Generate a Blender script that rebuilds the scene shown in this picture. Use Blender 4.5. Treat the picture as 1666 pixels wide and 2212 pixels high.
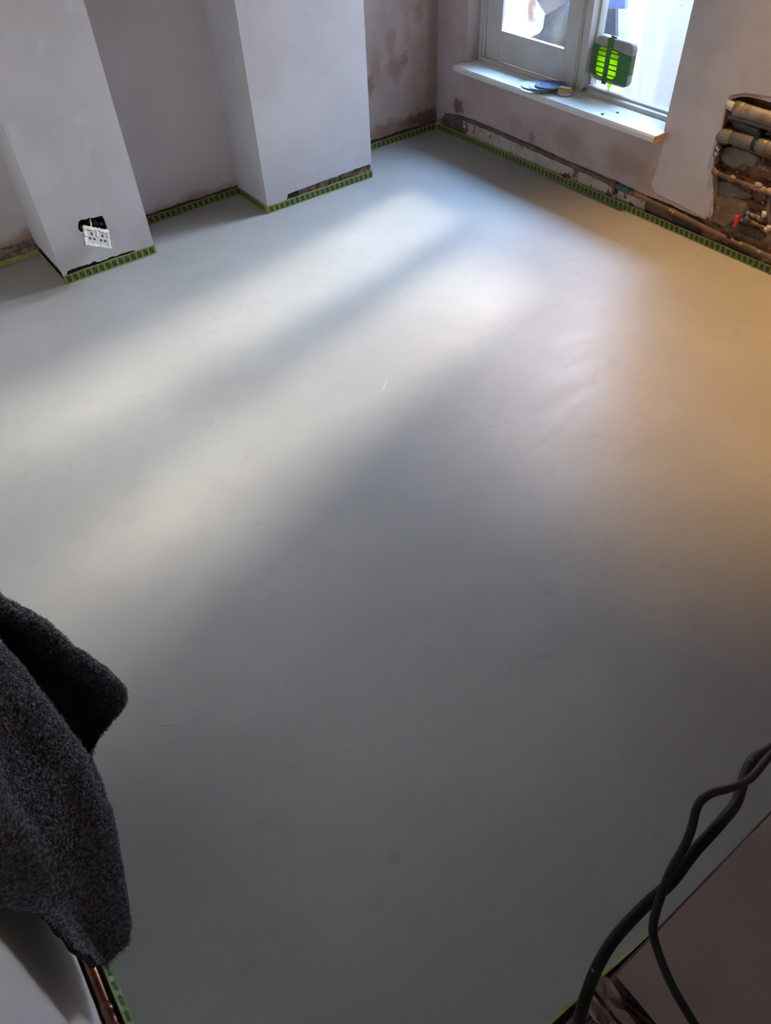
import bpy, bmesh, math, random
from mathutils import Vector, Matrix, noise
from mathutils.geometry import tessellate_polygon
random.seed(7)
for o in list(bpy.data.objects): bpy.data.objects.remove(o)
S = bpy.context.scene; C = S.collection

# ---------------------------------------------------------------- camera
CAM = Vector((-2.885, -3.470, 1.600)); FPX = 1560.4
PITCH, YAW, ROLL = math.radians(47.361), math.radians(34.368), math.radians(-3.180)
FW = Vector((math.sin(YAW)*math.cos(PITCH), math.cos(YAW)*math.cos(PITCH), -math.sin(PITCH)))
_R = FW.cross(Vector((0, 0, 1))).normalized(); _U = _R.cross(FW)
RT = math.cos(ROLL)*_R + math.sin(ROLL)*_U
UP = -math.sin(ROLL)*_R + math.cos(ROLL)*_U
cd = bpy.data.cameras.new('camera'); cam = bpy.data.objects.new('camera', cd); C.objects.link(cam)
cd.sensor_fit = 'VERTICAL'; cd.sensor_height = 24.0; cd.lens = 24.0*FPX/2212.0
cd.clip_start = 0.02; cd.clip_end = 100
M = Matrix((RT, UP, -FW)).transposed().to_4x4(); M.translation = CAM
cam.matrix_world = M; S.camera = cam

def ray(u, v): return FW*FPX + RT*(u-833) - UP*(v-1106)
def on(u, v, ax, val):                       # photo pixel -> point on an axis-aligned plane it touches
    d = ray(u, v); return CAM + d*((val-CAM[ax])/d[ax])

# ---------------------------------------------------------------- light
w = bpy.data.worlds.new('sky'); S.world = w; w.use_nodes = True
bg = w.node_tree.nodes['Background']; bg.inputs[1].default_value = 46.0
_nt = w.node_tree; _tc = _nt.nodes.new('ShaderNodeTexCoord'); _sx = _nt.nodes.new('ShaderNodeSeparateXYZ'); _cr = _nt.nodes.new('ShaderNodeValToRGB')   # clear sky: pale horizon, blue zenith
_nt.links.new(_tc.outputs['Generated'], _sx.inputs[0]); _nt.links.new(_sx.outputs['Z'], _cr.inputs[0]); _nt.links.new(_cr.outputs[0], bg.inputs[0])
_cr.color_ramp.elements[0].position = 0.25; _cr.color_ramp.elements[0].color = (0.90, 0.89, 0.87, 1); _cr.color_ramp.elements[1].position = 0.9; _cr.color_ramp.elements[1].color = (0.22, 0.50, 1.0, 1)
sl = bpy.data.lights.new('sun', 'SUN'); sun = bpy.data.objects.new('sun', sl); C.objects.link(sun)
sl.energy = 4.6; sl.angle = math.radians(7.2); sl.color = (1.0, 0.95, 0.86)
SEL = math.radians(35); sd = Vector((-1, -0.226, 0)).normalized()*math.cos(SEL) + Vector((0, 0, -math.sin(SEL)))
sun.rotation_euler = sd.to_track_quat('-Z', 'Y').to_euler(); sun.location = (3, 0, 4)
pl = bpy.data.lights.new('window_portal', 'AREA'); po = bpy.data.objects.new('window_portal', pl); C.objects.link(po)
pl.shape = 'RECTANGLE'; pl.size = 1.30; pl.size_y = 1.95; pl.cycles.is_portal = True
po.location = (0.22, -0.88, 1.37); po.rotation_euler = Vector((-1, 0, 0)).to_track_quat('-Z', 'Y').to_euler()
S.view_settings.view_transform = 'Standard'; S.view_settings.look = 'None'; S.view_settings.gamma = 1
S.view_settings.use_curve_mapping = False
S.view_settings.exposure = 0.07

# ---------------------------------------------------------------- materials
def N(nt, t, **k):
    n = nt.nodes.new(t)
    for a, b in k.items(): setattr(n, a, b)
    return n
def mixc(nt, fac, a, b):
    m = N(nt, 'ShaderNodeMix', data_type='RGBA')
    for s, x in ((0, fac), (6, a), (7, b)):
        if hasattr(x, 'links'): nt.links.new(x, m.inputs[s])
        else: m.inputs[s].default_value = x if s == 0 else (*x[:3], 1)
    return m.outputs[2]
def ramp(nt, src, lo, hi):
    m = N(nt, 'ShaderNodeMapRange'); m.interpolation_type = 'SMOOTHSTEP'
    nt.links.new(src, m.inputs[0]); m.inputs[1].default_value = lo; m.inputs[2].default_value = hi
    return m.outputs[0]
def nz(nt, vec, scale, detail=4, rough=.55, dist=0.0):
    n = N(nt, 'ShaderNodeTexNoise'); n.inputs['Scale'].default_value = scale; n.inputs['Detail'].default_value = detail
    n.inputs['Roughness'].default_value = rough; n.inputs['Distortion'].default_value = dist
    nt.links.new(vec, n.inputs['Vector']); return n
def math_(nt, op, a, b):
    m = N(nt, 'ShaderNodeMath', operation=op)
    for i, x in enumerate((a, b)):
        if hasattr(x, 'links'): nt.links.new(x, m.inputs[i])
        else: m.inputs[i].default_value = x
    return m.outputs[0]
def mat(name, base, rough=.7, var=None, vs=6, vlo=.4, vhi=.65, layers=(), blobs=(), bump=0, bs=60, bd=.002, metal=0, spec=.5, coat=0, stretch=None, blob_noise=9):
    """base colour, one noise variation, further noise layers (colour, scale, lo, hi) and shaped stains (centre, radii, colour, strength)"""
    m = bpy.data.materials.new(name); m.use_nodes = True; nt = m.node_tree
    p = nt.nodes['Principled BSDF']; p.inputs['Roughness'].default_value = rough; p.inputs['Metallic'].default_value = metal
    p.inputs['Specular IOR Level'].default_value = spec; p.inputs['Coat Weight'].default_value = coat
    g = N(nt, 'ShaderNodeNewGeometry'); pos = g.outputs['Position']
    if stretch:
        mp = N(nt, 'ShaderNodeMapping'); mp.inputs['Scale'].default_value = stretch; nt.links.new(pos, mp.inputs[0]); vec = mp.outputs[0]
    else: vec = pos
    col = base
    if var: col = mixc(nt, ramp(nt, nz(nt, vec, vs, 5).outputs['Fac'], vlo, vhi), base, var)
    for (c, s, lo, hi) in layers: col = mixc(nt, ramp(nt, nz(nt, vec, s, 6, .6, .4).outputs['Fac'], lo, hi), col, c)
    if blobs:
        dn = nz(nt, pos, blob_noise, 4); sub = N(nt, 'ShaderNodeVectorMath', operation='MULTIPLY_ADD')
        nt.links.new(dn.outputs['Color'], sub.inputs[0]); sub.inputs[1].default_value = (.10,)*3; nt.links.new(pos, sub.inputs[2])
        for (c, r, colr, st) in blobs:
            a = N(nt, 'ShaderNodeVectorMath', operation='SUBTRACT'); nt.links.new(sub.outputs[0], a.inputs[0]); a.inputs[1].default_value = Vector(c)+Vector((.05,)*3)
            b = N(nt, 'ShaderNodeVectorMath', operation='DIVIDE'); nt.links.new(a.outputs[0], b.inputs[0]); b.inputs[1].default_value = r
            l = N(nt, 'ShaderNodeVectorMath', operation='LENGTH'); nt.links.new(b.outputs[0], l.inputs[0])
            col = mixc(nt, math_(nt, 'MULTIPLY', ramp(nt, l.outputs['Value'], 1.3, .45), st), col, colr)
    if hasattr(col, 'links'): nt.links.new(col, p.inputs['Base Color'])
    else: p.inputs['Base Color'].default_value = (*col, 1)
    if bump:
        bn = N(nt, 'ShaderNodeBump'); bn.inputs['Strength'].default_value = bump; bn.inputs['Distance'].default_value = bd
        nt.links.new(nz(nt, vec, bs, 6, .6).outputs['Fac'], bn.inputs['Height']); nt.links.new(bn.outputs[0], p.inputs['Normal'])
    return m

# floor: trowelled grey micro-cement, semi gloss
def floor_mat():
    m = mat('trowelled_cement', (.385, .370, .335), .40, (.425, .410, .372), 2.2, .35, .7, layers=[((.355, .345, .325), 14, .55, .8)], spec=.27)
    nt = m.node_tree; p = nt.nodes['Principled BSDF']; g = N(nt, 'ShaderNodeNewGeometry')
    mp = N(nt, 'ShaderNodeMapping'); mp.inputs['Rotation'].default_value = (0, 0, .6); mp.inputs['Scale'].default_value = (2.0, 9.0, 1)
    nt.links.new(g.outputs['Position'], mp.inputs[0])
    a = nz(nt, mp.outputs[0], 2.2, 6, .62, 1.2); nt.links.new(ramp(nt, a.outputs['Fac'], .3, .75), (mr := N(nt, 'ShaderNodeMapRange')).inputs[0])
    mr.inputs[3].default_value = .36; mr.inputs[4].default_value = .46; nt.links.new(mr.outputs[0], p.inputs['Roughness'])
    bn = N(nt, 'ShaderNodeBump'); bn.inputs['Strength'].default_value = .25; bn.inputs['Distance'].default_value = .004
    nt.links.new(a.outputs['Fac'], bn.inputs['Height']); nt.links.new(bn.outputs[0], p.inputs['Normal'])
    return m
M_floor = floor_mat()
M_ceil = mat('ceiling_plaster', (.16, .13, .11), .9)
M_hall = mat('hall_plaster', (.12, .10, .09), .9)
M_skim = mat('skim_plaster', (.60, .575, .585), .75, (.54, .51, .515), 3.5, .35, .7, layers=[((.62, .60, .60), 11, .55, .75)], bump=.12, bs=18, bd=.003, spec=.3)
M_niche = mat('dry_plaster', (.64, .59, .59), .85, (.58, .53, .525), 3, .35, .7, layers=[((.62, .58, .56), 9, .5, .75)], bump=.12, bs=18, bd=.003, spec=.2,
    blobs=[((-1.6, 0, .02), (.5, .2, .055), (.33, .20, .13), .75), ((-2.6, 0.06, .05), (.5, .2, .07), (.30, .17, .10), .85)])
P0 = lambda u, v: on(u, v, 1, 0.0)
X0 = lambda u, v: on(u, v, 0, 0.0)
tan = (.36, .235, .15); brn = (.27, .165, .105); drk = (.16, .095, .065)
M_alcove = mat('stained_pink_plaster', (.50, .405, .365), .85, (.43, .335, .295), 5, .35, .65, layers=[((.36, .25, .18), 7, .60, .72)], bump=.15, bs=30, bd=.003, spec=.2, blob_noise=22,
    blobs=[(P0(845, 95), (.035, .2, .075), tan, .55), (P0(852, 150), (.06, .2, .06), brn, .55), (P0(880, 75), (.025, .2, .06), (.40, .30, .25), .6),
           (P0(812, 160), (.05, .2, .12), (.36, .24, .17), .6), (P0(800, 190), (.02, .2, .06), drk, .5), (P0(905, 30), (.03, .2, .05), tan, .5),
           (P0(935, 130), (.05, .2, .30), (.33, .23, .17), .6), (P0(840, 285), (.20, .2, .055), brn, .75), (P0(915, 255), (.14, .2, .05), drk, .85), (P0(872, 130), (.03, .2, .04), drk, .4)])
M_wallR = mat('pink_plaster', (.50, .40, .37), .85, (.43, .335, .305), 4.5, .35, .65, layers=[((.36, .25, .19), 8, .62, .73)], bump=.15, bs=30, bd=.003, spec=.2, blob_noise=20,
    blobs=[(X0(990, 232), (.2, .055, .045), (.15, .085, .06), .9), (X0(1225, 300), (.2, .10, .07), (.32, .22, .16), .55), (X0(1110, 265), (.2, .05, .06), (.36, .25, .18), .5),
           (X0(1345, 345), (.2, .12, .07), (.34, .23, .17), .6), (X0(1150, 300), (.2, .02, .05), drk, .5), (X0(1405, 385), (.2, .09, .06), (.36, .25, .18), .45),
           (X0(1035, 90), (.2, .08, .12), (.38, .27, .21), .4), (X0(1610, 212), (.2, .25, .022), (.36, .24, .15), .8)])
M_skimR = mat('skim_patch', (.53, .50, .51), .75, (.47, .45, .465), 6, .35, .65, layers=[((.42, .41, .42), 10, .60, .72)], bump=.12, bs=20, bd=.003, spec=.3)
M_white_wall = mat('white_wall', (.84, .85, .85), .6, (.80, .80, .80), 4, bump=.08, bs=25, bd=.002, spec=.4)
M_pinkjamb = mat('bare_pink_plaster', (.42, .30, .26), .7, (.37, .26, .225), 4, .35, .65, bump=.1, bs=30, bd=.002, spec=.3)
M_masonry = mat('old_masonry', (.21, .14, .085), .95, (.11, .07, .048), 9, .38, .62, layers=[((.24, .22, .19), 13, .60, .70), ((.09, .06, .045), 17, .62, .72)], bump=.8, bs=55, bd=.008, spec=.2,
    blobs=[(X0(1630, 545), (.2, .12, .05), (.34, .20, .09), .6)])
M_mortar = mat('grey_mortar', (.235, .215, .175), .95, (.17, .15, .115), 14, .4, .6, layers=[((.10, .07, .05), 25, .62, .7)], bump=.6, bs=70, bd=.006, spec=.2)
M_darkmortar = mat('dark_mortar', (.135, .105, .08), .9, (.09, .065, .05), 14, .4, .6, bump=.6, bs=70, bd=.006, spec=.3)
M_tanmortar = mat('tan_render', (.33, .24, .145), .95, (.25, .17, .10), 12, .4, .6, layers=[((.40, .33, .24), 22, .60, .7)], bump=.6, bs=60, bd=.006, spec=.2)
M_brick = mat('old_brick', (.30, .125, .055), .9, (.20, .085, .045), 16, .4, .6, layers=[((.36, .27, .18), 24, .62, .7)], bump=.6, bs=80, bd=.005, spec=.2)
M_baserender = mat('flaking_white_render', (.56, .50, .43), .9, (.47, .40, .33), 10, .4, .65, layers=[((.20, .11, .075), 15, .60, .63), ((.07, .045, .035), 26, .645, .67)], bump=.7, bs=45, bd=.006, spec=.2)
M_stone = mat('brown_stone', (.17, .125, .105), .9, (.12, .085, .07), 16, bump=.5, bs=50, bd=.005)
M_subfloor = mat('dirty_subfloor', (.15, .11, .085), .95, (.09, .06, .045), 18, bump=.7, bs=60, bd=.006)
M_dark = mat('gap_shade', (.025, .02, .018), .95)  # near-black colour stands in for the shade inside gaps and the socket hole
M_tape = mat('green_tape', (.27, .285, .07), .6, (.31, .335, .09), 40, .4, .6, bump=.2, bs=120, bd=.001)
M_tapepale = mat('pale_green_tape', (.30, .37, .15), .55, (.27, .34, .12), 40)
M_print = mat('tape_print', (.022, .065, .022), .6)
M_printteal = mat('tape_print_teal', (.04, .13, .10), .6)
M_paint = mat('old_white_gloss', (.60, .575, .52), .45, (.54, .51, .45), 7, .4, .7, layers=[((.40, .34, .27), 16, .68, .76)], spec=.5)
M_sill = mat('sill_paint', (.70, .69, .64), .42, (.64, .62, .57), 5, .4, .65, layers=[((.50, .44, .34), 12, .66, .75), ((.76, .76, .74), 8, .55, .7)], spec=.5)
M_endgrain = mat('bare_timber', (.55, .36, .17), .8, (.42, .26, .12), 30)
M_vent = mat('aged_plastic', (.36, .34, .30), .45, (.30, .28, .25), 14, layers=[((.10, .07, .05), 30, .66, .69)])
M_pvc = mat('aged_white_pvc', (.27, .24, .20), .5, (.18, .135, .10), 22, .4, .65, layers=[((.07, .05, .04), 38, .62, .68)])
M_pvccap = mat('clean_white_pvc', (.52, .49, .45), .45)
M_greypvc = mat('grey_pvc', (.155, .145, .13), .42, (.20, .165, .125), 14, .4, .65, layers=[((.40, .36, .30), 50, .70, .72)])
M_oldpipe = mat('painted_pipe', (.17, .105, .075), .6, (.11, .07, .055), 16, .4, .6, layers=[((.36, .28, .22), 28, .66, .70)], bump=.3, bs=90, bd=.002)
M_brownpipe = mat('brown_pipe', (.13, .095, .08), .55, (.10, .07, .06), 20)
M_tarncopper = mat('tarnished_copper', (.20, .135, .10), .6, (.13, .085, .06), 30, metal=.2)
M_copper = mat('copper', (.33, .125, .07), .36, (.16, .07, .05), 14, .4, .65, metal=.85)
M_chrome = mat('dull_chrome', (.35, .34, .33), .3, metal=1)
M_verdigris = mat('verdigris', (.06, .14, .13), .7, (.04, .09, .085), 30)
M_red = mat('red_plastic', (.55, .03, .02), .4)
M_blue = mat('blue_plastic', (.05, .06, .18), .5)
M_plasterlump = mat('plaster_lump', (.34, .28, .23), .95, (.24, .185, .15), 40, bump=.5, bs=120, bd=.003)
M_socket = mat('socket_plastic', (.36, .35, .33), .5)
M_socktape = mat('white_masking', (.62, .59, .50), .6, (.52, .48, .39), 60, bump=.4, bs=150, bd=.002)
M_black = mat('black_pins', (.01, .01, .01), .7)
M_cable = mat('black_rubber', (.010, .010, .011), .5, (.016, .016, .017), 30, layers=[((.20, .19, .17), 75, .645, .665)], bump=.15, bs=90, bd=.001, spec=.25)
M_cable2 = mat('charcoal_rubber', (.014, .014, .015), .6, (.020, .020, .022), 25, spec=.3)
M_disc_dark = mat('blue_abrasive', (.115, .165, .30), .8, (.15, .20, .33), 300, bump=.3, bs=600, bd=.0006)
M_disc_pale = mat('pale_disc_back', (.66, .72, .80), .8, (.60, .67, .76), 60)
M_soap = mat('yellow_block', (.62, .38, .12), .6, (.66, .45, .18), 30)
M_soaptop = mat('cream_block_top', (.66, .60, .42), .6)
M_dish = mat('white_dish', (.66, .62, .57), .4)
M_green = mat('green_masking', (.035, .15, .025), .55, (.045, .18, .035), 50)
M_fleece = mat('charcoal_fleece', (.060, .061, .070), .95, (.10, .10, .115), 140, .4, .6, layers=[((.012, .012, .014), 260, .5, .65), ((.022, .026, .05), 12, .5, .7)], bump=1.0, bs=330, bd=.006, spec=.1)
M_fibre = mat('fleece_fibre', (.26, .26, .285), .9, (.09, .09, .11), 160, .4, .6, spec=.15)
M_redfleck = mat('red_fleck', (.35, .03, .05), .9)
M_paper = mat('torn_paper', (.33, .23, .18), .9, (.17, .11, .08), 30, .4, .6, layers=[((.05, .035, .028), 42, .58, .64)], bump=.8, bs=60, bd=.008)
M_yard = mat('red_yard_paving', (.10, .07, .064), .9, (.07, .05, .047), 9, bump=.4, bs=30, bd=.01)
M_yardwall = mat('yard_wall', (.20, .205, .215), .9, (.16, .165, .17), 8)
M_bouncewall = mat('pale_bounce_wall', (.80, .80, .78), .9, (.74, .74, .72), 5)  # pale so the unseen left side wall bounces daylight indoors
M_shaderoof = mat('dark_shade_roof', (.10, .095, .09), .9)  # for the added roof that keeps sky light off the yard objects
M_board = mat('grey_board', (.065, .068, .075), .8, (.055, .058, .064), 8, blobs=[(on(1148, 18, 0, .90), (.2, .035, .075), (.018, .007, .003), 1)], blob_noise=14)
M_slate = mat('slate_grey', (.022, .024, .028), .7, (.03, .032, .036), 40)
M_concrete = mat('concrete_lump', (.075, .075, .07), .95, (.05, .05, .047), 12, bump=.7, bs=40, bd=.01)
M_bluebin = mat('blue_panel', (.06, .09, .17), .5)
def translucent(name, col, tfac, rough=.9):
    m = bpy.data.materials.new(name); m.use_nodes = True; nt = m.node_tree; nt.nodes.clear()
    o = N(nt, 'ShaderNodeOutputMaterial'); d = N(nt, 'ShaderNodeBsdfDiffuse'); t = N(nt, 'ShaderNodeBsdfTranslucent'); x = N(nt, 'ShaderNodeMixShader')
    d.inputs[0].default_value = (*col, 1); t.inputs[0].default_value = (*col, 1); x.inputs[0].default_value = tfac
    nt.links.new(d.outputs[0], x.inputs[1]); nt.links.new(t.outputs[0], x.inputs[2]); nt.links.new(x.outputs[0], o.inputs[0]); return m
M_sheet = translucent('white_polythene', (.50, .53, .57), .12)
M_lime = translucent('backlit_green_tape', (.55, .78, .04), .8)
def glass_mat():
    m = bpy.data.materials.new('window_glass'); m.use_nodes = True; nt = m.node_tree; nt.nodes.clear()
    o = N(nt, 'ShaderNodeOutputMaterial'); tr = N(nt, 'ShaderNodeBsdfTransparent'); gl = N(nt, 'ShaderNodeBsdfGlossy'); gl.inputs['Roughness'].default_value = .03
    df = N(nt, 'ShaderNodeBsdfDiffuse'); df.inputs[0].default_value = (.8, .8, .8, 1)
    fr = N(nt, 'ShaderNodeFresnel'); fr.inputs[0].default_value = 1.35; bf = N(nt, 'ShaderNodeNewGeometry'); fro = math_(nt, 'MULTIPLY', fr.outputs[0], math_(nt, 'SUBTRACT', 1.0, bf.outputs['Backfacing']))
    a = N(nt, 'ShaderNodeMixShader'); b = N(nt, 'ShaderNodeMixShader')
    nt.links.new(fro, a.inputs[0]); nt.links.new(tr.outputs[0], a.inputs[1]); nt.links.new(gl.outputs[0], a.inputs[2])
    g = N(nt, 'ShaderNodeNewGeometry'); v = N(nt, 'ShaderNodeTexVoronoi'); v.inputs['Scale'].default_value = 55; nt.links.new(g.outputs['Position'], v.inputs['Vector'])
    spk = math_(nt, 'MULTIPLY', ramp(nt, v.outputs['Distance'], .20, .10), ramp(nt, nz(nt, g.outputs['Position'], 24, 3).outputs['Fac'], .52, .62))
    nt.links.new(math_(nt, 'ADD', math_(nt, 'MULTIPLY', spk, .7), .02), b.inputs[0])
    nt.links.new(a.outputs[0], b.inputs[1]); nt.links.new(df.outputs[0], b.inputs[2]); nt.links.new(b.outputs[0], o.inputs[0]); return m
M_glass = glass_mat()

# ---------------------------------------------------------------- mesh helpers
def link(name, me, m=None, parent=None, kind=None, label=None, cat=None, group=None, smooth=False):
    o = bpy.data.objects.new(name, me); C.objects.link(o)
    if m is not None:
        for x in (m if isinstance(m, (list, tuple)) else [m]): me.materials.append(x)
    if parent: o.parent = parent
    if kind: o['kind'] = kind
    if label: o['label'] = label
    if cat: o['category'] = cat
    if group: o['group'] = group
    if smooth:
        for p in me.polygons: p.use_smooth = True
    return o
def bm_obj(name, bm, m, **k):
    bmesh.ops.recalc_face_normals(bm, faces=bm.faces)
    me = bpy.data.meshes.new(name); bm.to_mesh(me); bm.free(); return link(name, me, m, **k)
def box(bm, x0, x1, y0, y1, z0, z1, mi=0):
    vs = [bm.verts.new((x, y, z)) for x in (x0, x1) for y in (y0, y1) for z in (z0, z1)]
    for f in ((0, 1, 3, 2), (4, 6, 7, 5), (0, 4, 5, 1), (2, 3, 7, 6), (0, 2, 6, 4), (1, 5, 7, 3)):
        bm.faces.new([vs[i] for i in f]).material_index = mi
    return vs
def boxobj(name, dims, m, bevel=0, **k):
    bm = bmesh.new(); box(bm, *dims)
    if bevel: bmesh.ops.bevel(bm, geom=bm.edges[:], offset=bevel, segments=2, affect='EDGES', profile=.6)
    return bm_obj(name, bm, m, **k)
def empty(name, loc, label=None, cat=None, kind=None, group=None):
    o = bpy.data.objects.new(name, None); C.objects.link(o); o.location = loc; o.empty_display_size = .05
    if label: o['label'] = label
    if cat: o['category'] = cat
    if kind: o['kind'] = kind
    if group: o['group'] = group
    bpy.context.view_layer.update(); return o
def under(o, parent):                        # parent a world-space mesh below an Empty
    o.parent = parent; o.matrix_parent_inverse = Matrix.Translation(parent.location).inverted(); return o
def sheet(bm, loops, place, t, mi=0):
    """plate with holes: outline loops in 2D, place(a, b, depth) -> 3D, t thickness"""
    tri = tessellate_polygon([[Vector((p[0], p[1], 0)) for p in l] for l in loops]); flat = [p for l in loops for p in l]
    f = [bm.verts.new(place(a, b, 0)) for a, b in flat]; g = [bm.verts.new(place(a, b, t)) for a, b in flat]
    for a, b, c in tri:
        for vv in ((f[a], f[b], f[c]), (g[c], g[b], g[a])):
            try: bm.faces.new(vv).material_index = mi
            except ValueError: pass
    i = 0
    for l in loops:
        n = len(l)
        for j in range(n):
            a, b = i+j, i+(j+1) % n
            bm.faces.new((f[a], f[b], g[b], g[a])).material_index = mi
        i += n
def catmull(pts, n):
    P = [Vector(p) for p in pts]; P = [2*P[0]-P[1]] + P + [2*P[-1]-P[-2]]; out = []; k = len(P)-3
    for i in range(n):
        t = i/(n-1)*k; s = min(int(t), k-1); t -= s; a, b, c, d = P[s:s+4]
        out.append(.5*((2*b) + (c-a)*t + (2*a-5*b+4*c-d)*t*t + (3*b-a-3*c+d)*t**3))
    return out
def tube(bm, pts, r, seg=12, mi=0, wob=0):
    P = [Vector(p) for p in pts]; rings = []; ref = Vector((0, 0, 1)); prev = None
    for i, p in enumerate(P):
        t = (P[min(i+1, len(P)-1)] - P[max(i-1, 0)]).normalized()
        if prev is None:
            a = t.cross(ref)
            if a.length < .1: a = t.cross(Vector((0, 1, 0)))
        else: a = prev - t*prev.dot(t)
        a.normalize(); prev = a; b = t.cross(a); rr = (r[i] if isinstance(r, (list, tuple)) else r)*(1+wob*(noise.noise(p*60)))
        rings.append([bm.verts.new(p + rr*(math.cos(2*math.pi*k/seg)*a + math.sin(2*math.pi*k/seg)*b)) for k in range(seg)])
    for A, B in zip(rings, rings[1:]):
        for k in range(seg): f = bm.faces.new((A[k], A[(k+1) % seg], B[(k+1) % seg], B[k])); f.smooth = True; f.material_index = mi
    for R in (rings[0], rings[-1][::-1]): bm.faces.new(R).material_index = mi
def tubeobj(name, pts, r, m, seg=12, wob=0, **k):
    bm = bmesh.new(); tube(bm, pts, r, seg, wob=wob); return bm_obj(name, bm, m, **k)
def lump(bm, c, r, seed=0, sub=2, amp=.3, mi=0):
    ret = bmesh.ops.create_icosphere(bm, subdivisions=sub, radius=1)
    for v in ret['verts']:
        d = 1 + amp*noise.noise(v.co*1.7 + Vector((seed*3.1, seed, 0))); v.co = Vector((v.co.x*r[0]*d, v.co.y*r[1]*d, v.co.z*r[2]*d)) + Vector(c)
    for v in ret['verts']:
        for f in v.link_faces: f.smooth = True; f.material_index = mi
def jag(a, b, f, step=.012):
    n = max(2, int(abs(b-a)/step)); return [(a+(b-a)*i/n, f(a+(b-a)*i/n)) for i in range(n+1)]

# ---------------------------------------------------------------- room shell (metres; far corner at the origin)
H = 2.6
P1L, P1R, P2L, P2R, D = -2.336, -1.909, -1.310, -.678, -.293        # the two plaster piers
WL, WR, ZS, ZH = -.237, -1.518, .384, 2.33                          # window opening, sill, head
XL = -3.224; YF = -3.462; XJ = -2.50                                # left wall, doorway wall, door jamb
NL = .061                                                           # far-left niche sits a little deeper

bm = bmesh.new(); sheet(bm, [[(XL-.05, .10), (.03, .10), (.03, -3.474), (-2.25, -3.470), (-2.315, -3.464), (-2.58, -3.450), (XL-.05, -3.440)]], lambda a, b, t: (a, b, -t), .10)
floor = bm_obj('floor', bm, M_floor, kind='structure')
boxobj('floor_threshold', (XL-.05, .03, -5.6, -3.43, -.12, -.012), M_subfloor, kind='structure')
boxobj('ceiling', (XL-.2, .2, -5.7, .3, H, H+.12), M_ceil, kind='structure')

# back wall with piers
wb = boxobj('wall_back', (XL-.2, .22, .078, .30, -.1, H), M_masonry, kind='structure')
def yplane(y): return lambda a, b, t: (a, y+t, b)
def xplane(x): return lambda a, b, t: (x+t, a, b)
def rag(base, amp, s, seed): return lambda u: base + amp*noise.noise(Vector((u*s, seed, 0))) + amp*.6*noise.noise(Vector((u*s*4, seed, 3)))
def plaster(name, place, a0, a1, low, t, m, parent, holes=()):
    bm = bmesh.new(); sheet(bm, [jag(a0, a1, low) + [(a1, H), (a0, H)]] + list(holes), place, t); return bm_obj(name, bm, m, parent=parent)
def strip(name, place, a0, a1, z0, z1, m, parent, amp=.004, na=60, nb=5):     # rough masonry behind a plaster edge
    bm = bmesh.new(); g = [[bm.verts.new(place(a0+(a1-a0)*i/na, z0+(z1-z0)*j/nb, amp*noise.noise(Vector((i*.7, j*.8, a0*9))))) for j in range(nb+1)] for i in range(na+1)]
    for i in range(na):
        for j in range(nb): bm.faces.new((g[i][j], g[i+1][j], g[i+1][j+1], g[i][j+1]))
    return bm_obj(name, bm, m, parent=parent, smooth=False)
plaster('plaster', yplane(0.0), P2R-.02, .01, rag(.050, .008, 9, 1), .06, M_alcove, wb)
strip('rough_base', yplane(.010), P2R-.02, .0, -.01, .075, M_stone, wb, .006)
plaster('plaster', yplane(0.0), P1R-.02, P2L+.02, rag(.046, .006, 9, 2), .06, M_niche, wb)
strip('rough_base', yplane(.010), P1R-.02, P2L+.02, -.01, .07, M_stone, wb, .006)
plaster('plaster', yplane(NL), XL, P1L+.02, rag(.075, .008, 9, 3), .02, M_niche, wb)
strip('rough_base', yplane(NL+.008), XL, P1L+.02, -.01, .10, M_paper, wb, .008)

def pier(x0, x1, hole=None, low=None, lowl=None):
    p = boxobj('pier_core', (x0+.014, x1-.014, D+.014, .07, -.02, H), M_masonry, kind='structure')
    bm = bmesh.new()
    sheet(bm, [jag(x0, x1, low) + [(x1, H), (x0, H)]] + ([hole] if hole else []), yplane(D), .013)
    sheet(bm, [jag(D+.0131, NL+.01, lowl) + [(NL+.01, H), (D+.0131, H)]], lambda a, b, t: (x0+t, a, b), .013)
    sheet(bm, [jag(D+.0131, .01, rag(.030, .004, 9, 8)) + [(.01, H), (D+.0131, H)]], lambda a, b, t: (x1-t, a, b), .013)
    bm_obj('plaster', bm, M_skim, parent=p)
    return p
def pf(u, v): q = on(u, v, 1, D); return (q.x, q.z)
hole = [pf(*q) for q in [(170, 479), (176, 474), (186, 474), (192, 470), (200, 471), (221, 466), (226, 474), (229, 482), (233, 495), (228, 503), (205, 506), (190, 505), (176, 503), (169, 494), (169, 487)]]
cx = sum(p[0] for p in hole)/len(hole); cz = sum(p[1] for p in hole)/len(hole)
def low1(u):
    s = (u-P1L)/(P1R-P1L); return max(.030, (.054 if s < .35 else .048 if s < .72 else .047 if s < .8 else .030) + .006*noise.noise(Vector((u*40, 5, 0)))) if s > .03 else .03
def low2(u):
    s = (u-P2L)/(P2R-P2L); return (.030 if s < .19 else .058 + .012*s + .007*noise.noise(Vector((u*25, 2, 0))))
pier1 = pier(P1L, P1R, hole, low1, rag(.055, .01, 9, 4))
pier2 = pier(P2L, P2R, None, low2, rag(.034, .003, 9, 6))
strip('rough_base', yplane(D+.007), P1L+.004, P1R-.004, -.005, .08, M_dark, pier1, .003)  # shade of the gap under the plaster, painted near-black
strip('rough_base', yplane(D+.009), P2L+.004, P2R-.004, -.005, .10, M_paper, pier2, .006)
bm = bmesh.new(); box(bm, P2L+.105, P2L+.185, D+.004, D+.012, .03, .062); bm_obj('gap_shade_strip', bm, M_dark, parent=pier2)  # solid strip coloured as the shade in the gap
strip('rough_base', lambda a, b, t: (P1L+.008+t, a, b), D+.004, NL, -.005, .085, M_dark, pier1, .003, 30)

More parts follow.
